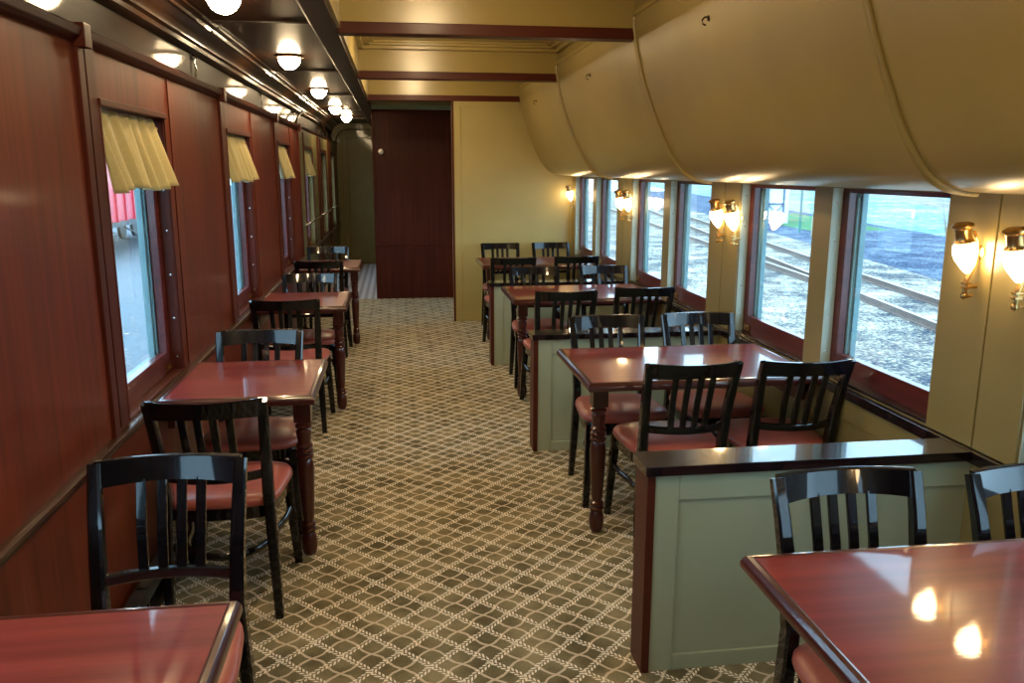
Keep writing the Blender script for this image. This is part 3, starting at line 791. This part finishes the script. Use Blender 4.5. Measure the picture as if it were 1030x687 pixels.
# handrails across the corridor windows
hr = None
for y, lab in ((9.4, 'metal handrail across the first corridor window'), (11.5, 'metal handrail across the second corridor window'), (13.3, 'metal handrail across the last corridor window')):
    if hr is None:
        hr = thing('handrail', lab, 'handrail', (XL, y, 1.08), 0, 'handrails in the corridor')
        bm = bmesh.new(); add_sweep(bm, [(.0, .05, -.02), (.045, .06, 0), (.05, .12, .0), (.05, 1.35, 0), (.045, 1.42, 0), (.0, 1.43, -.02)], .022, .022, rnd=10); obj('rail_bar', bm, CHROME, hr, smooth=True)
    else: dup(hr, (XL, y, 1.08), 0, lab)

# frieze latches
la = None
for y, lab in ((.3, 'metal frieze latch behind the camera'), (4.96, 'metal latch on the dark frieze above the nearest curtained window'), (7.25, 'metal latch on the dark frieze, second along'), (9.45, 'metal latch on the dark frieze at the start of the corridor')):
    if la is None:
        la = thing('frieze_latch', lab, 'latch', (XL-.083, y, 2.21), 0, 'latches on the left frieze')
        bm = bmesh.new(); add_sweep(bm, [(.008, 0, -.062), (.014, 0, 0), (.008, 0, .062)], .012, .010, rnd=8)
        for z in (-.066, .062):
            for yy in (-.02, .02): add_lathe(bm, [(0.0, -.012), (.013, -.006), (.013, .006), (0, .012)], seg=12, tilt=Matrix.Translation((.008, yy, z)) @ Matrix.Rotation(PI/2, 4, 'Y'))
            add_sweep(bm, [(.006, -.03, z), (.006, .03, z)], .01, .008, rnd=8)
        obj('latch_body', bm, CHROME, la, smooth=True)
    else: dup(la, (XL-.083, y, 2.21), 0, lab)

# small hooks on the soffit
def xprof(z):
    for (x0, z0), (x1, z1) in zip(SP, SP[1:]):
        if z1 <= z <= z0: return x0+(x1-x0)*(z0-z)/(z0-z1)
    return 1.35
hk = None
for y, lab in ((3.62, 'small dark hook on the nearest whole soffit section'), (5.86, 'small dark hook on the middle soffit section'), (8.12, 'small dark hook on the farthest soffit section')):
    z = 2.315; x = xprof(z)
    if hk is None:
        hk = thing('soffit_hook', lab, 'hook', (x, y, z), 0, 'hooks on the swelling soffit')
        bm = bmesh.new(); add_lathe(bm, [(.014, -.004), (.014, .002), (.008, .005), (0, .006)], seg=14, tilt=Matrix.Rotation(-PI/2, 4, 'Y'))
        add_sweep(bm, [(0, 0, .004), (-.018, 0, .002), (-.028, 0, -.010), (-.024, 0, -.026), (-.012, 0, -.030)], .008, .008, rnd=8)
        obj('hook_body', bm, plain('dark bronze', (.06, .035, .02), rough=.4, metal=.7), hk, smooth=True)
    else: dup(hk, (x, y, z), 0, lab)

# heater pipe along the foot of the left wall
hp = thing('baseboard_heater', 'black baseboard heater with small brass valves along the foot of the left wall', 'heater', (XL+.02, .5, 0))
bm = bmesh.new(); add_box(bm, .0, .07, 0, 6.9, .03, .06, bev=.01); add_box(bm, .0, .055, 0, 6.9, .12, .17, bev=.01)
for k in range(24): add_box(bm, .004, .05, .1+.29*k, .115+.29*k, 0, .17)
obj('heater_body', bm, DARKIRON, hp, smooth=True)
bm = bmesh.new()
for y in (1.72, 1.80, 1.92, 4.1): add_lathe(bm, [(0, 0), (.014, .004), (.016, .014), (.010, .022), (0, .03)], seg=12, tilt=Matrix.Translation((.05, y, .17)))
obj('valve', bm, BRASS, hp, smooth=True)

# ------------------------------------------------------------------ outside, window side: ballast, track, cinders, field
ZG = -1.5
def slab(name, pts, z, m):
    bm = bmesh.new(); top = [bm.verts.new((x, y, z)) for x, y in pts]; bot = [bm.verts.new((x, y, z-.1)) for x, y in pts]
    bm.faces.new(top); bm.faces.new(list(reversed(bot)))
    k = len(pts)
    for i in range(k): bm.faces.new((top[i], bot[i], bot[(i+1) % k], top[(i+1) % k]))
    return struct(obj(name, bm, m))
SL = .18
def strip(name, x0, x1, z, m, y0=-10, y1=120): # band running with the track
    return slab(name, [(x0+SL*(y0-16), y0), (x1+SL*(y0-16), y0), (x1+SL*(y1-16), y1), (x0+SL*(y1-16), y1)], z, m)
strip('floor_ground_ballast', -1.5, 14.6, ZG, GRAVEL)
strip('floor_ground_cinders', 14.6, 22.5, ZG, DARKGRAVEL)
strip('floor_ground_field', 22.5, 150, ZG, FIELD, -10, 260)
slab('floor_ground_turf', [(21.5, 41), (26, 41), (29, 58), (23.5, 58)], ZG+.02, GRASS)
slab('floor_ground_lane', [(30, 25), (33, 25), (75, 120), (66, 120)], ZG+.02, GRAVEL)
def rail(x16, label, sl=None, xx=None, ext=(-22, 60)):
    r = thing('railway_rail', label, 'rail', (xx or x16, 20 if xx else 16, ZG+.0), -math.atan(sl or SL), 'rails of the track outside')
    bm = bmesh.new(); extrude_prof(bm, [(-.07, 0), (.07, 0), (.07, .02), (.012, .035), (.012, .125), (.036, .135), (.036, .165), (-.036, .165), (-.036, .135), (-.012, .125), (-.012, .035), (-.07, .02)], ext[0], ext[1], closed=True)
    obj('rail_web', bm, RAILSTEEL, r)
    bm = bmesh.new(); add_box(bm, -.034, .034, ext[0], ext[1], .165, .172); obj('rail_head', bm, RAILTOP, r)
rail(12.35, 'steel rail of the outside track, farther of the two')
rail(10.85, 'steel rail of the outside track, nearer of the two')
rr_ = rail(10.85, 'short switch rail converging with the nearer rail of the track outside', .115, 11.42, (.3, 45))
# shed, post and sapling guard seen through the second window
sh = thing('white_shed', 'small white shed with braced double doors beyond the track', 'shed', (21.9, 47.2, ZG), -.25)
bm = bmesh.new(); add_box(bm, -1.2, 1.2, 0, 3, 0, 2.7); obj('shed_wall', bm, SHEDWHITE, sh)
bm = bmesh.new(); extrude_prof(bm, [(-1.4, 2.65), (0, 3.5), (1.4, 2.65), (1.4, 2.75), (0, 3.6), (-1.4, 2.75)], -.2, 3.2, closed=True); obj('roof', bm, plain('grey shed roof', (.3, .32, .34), rough=.7), sh)
bm = bmesh.new()
for x in (-.9, 0, .9): add_box(bm, x-.05, x+.05, -.06, -.005, .1, 2.1)
for z in (.1, 1.1, 2.05): add_box(bm, -.9, .9, -.06, -.005, z, z+.1)
for x in (-.9, 0):
    add_sweep(bm, [(x+.05, -.04, .15), (x+.85, -.04, 1.1)], .07, .04); add_sweep(bm, [(x+.85, -.045, .15), (x+.05, -.045, 1.1)], .07, .04)
obj('door_brace', bm, plain('dark shed bracing', (.10, .14, .22), rough=.6), sh)
bm = bmesh.new(); add_lathe(bm, [(.06, 0), (.06, 2.3), (.0, 2.34)], seg=10)
o = obj('marker_post', bm, plain('green post paint', (.05, .2, .16), rough=.6)); o.location = (20.6, 40.5, ZG); tag(o, 'thin dark green post standing on the turf beyond the track', 'post')
tr = thing('sapling', 'bare sapling with a pale guard beyond the track', 'sapling', (19.9, 37.6, ZG))
bm = bmesh.new(); add_lathe(bm, [(.16, 0), (.16, .9), (.13, .9), (.13, 0)], seg=12, cap=False); obj('trunk_guard', bm, plain('pale tree guard', (.45, .38, .28), rough=.8), tr)
bm = bmesh.new()
for k in range(14):
    a = k*2.4; h = .7+.09*k
    add_sweep(bm, [(0, 0, h), (.12*math.cos(a), .12*math.sin(a), h+.25), (.22*math.cos(a), .22*math.sin(a), h+.6)], [.04, .02, .01], rnd=5)
add_lathe(bm, [(.05, 0), (.03, 1.6), (.01, 2.4)], seg=8); obj('branches', bm, plain('dry twigs', (.32, .26, .18), rough=.9), tr)
# second, small shrub by the big window and a white stake
bm = bmesh.new()
for k in range(16):
    a = k*2.1; add_sweep(bm, [(0, 0, .1), (.25*math.cos(a), .2*math.sin(a), .9+.03*k), (.5*math.cos(a), .4*math.sin(a), 1.6+.05*k)], [.03, .02, .008], rnd=5)
add_lathe(bm, [(.05, -.05), (.04, .4)], seg=8)
o = obj('bare_shrub', bm, bpy.data.materials['dry twigs']); o.location = (20.3, 28.2, ZG); tag(o, 'bare leafless shrub at the right edge of the big window view', 'shrub')
bm = bmesh.new(); add_box(bm, -.08, .08, -.08, .08, 0, .6, bev=.02)
o = obj('white_stake', bm, SHEDWHITE); o.location = (33.5, 50.5, ZG); tag(o, 'short white stake in the frosty field', 'stake')

# ------------------------------------------------------------------ outside, left side: asphalt yard with a red wagon
slab('floor_ground_yard', [(-1.5, -30), (-80, -30), (-80, 150), (-1.5, 150)], -1.2, ASPHALT)
wg = thing('red_wagon', 'red railway wagon with black running gear outside the nearest left window', 'wagon', (-10.5, 32, -1.2), .02)
bm = bmesh.new(); add_box(bm, -1.4, 1.4, -5.5, 7.5, 1.15, 3.9, bev=.05)
for k in range(14): add_box(bm, 1.38, 1.45, -5.4+k*.97, -5.3+k*.97, 1.15, 3.85)
obj('wagon_body', bm, CARRED, wg)
bm = bmesh.new(); add_box(bm, -1.2, 1.2, -5.3, 7.3, .95, 1.15)
for yy in (-4.4, -2.6, 4.4, 6.2):
    for s in (-1, 1): add_lathe(bm, [(.0, -.06), (.46, -.06), (.46, .06), (.0, .06)], seg=24, tilt=Matrix.Translation((s*.75, yy, .46)) @ Matrix.Rotation(PI/2, 4, 'Y'))
for yy in (-3.5, 5.3): add_box(bm, .7, 1.05, yy-1.2, yy+1.2, .4, .75, bev=.04)
add_sweep(bm, [(1.2, -2, .9), (1.2, 0, .45), (1.2, 2, .45), (1.2, 4, .9)], .06, .06, rnd=6)
obj('running_gear', bm, DARKIRON, wg)
bm = bmesh.new()
for x in (-.02, .42): add_sweep(bm, [(1.5, -5.2+x, 1.2), (1.5, -5.2+x, 3.9)], .03, .03, rnd=6)
for k in range(8): add_sweep(bm, [(1.5, -5.22, 1.35+.33*k), (1.5, -4.78, 1.35+.33*k)], .03, .03, rnd=6)
obj('ladder', bm, SHEDWHITE, wg)
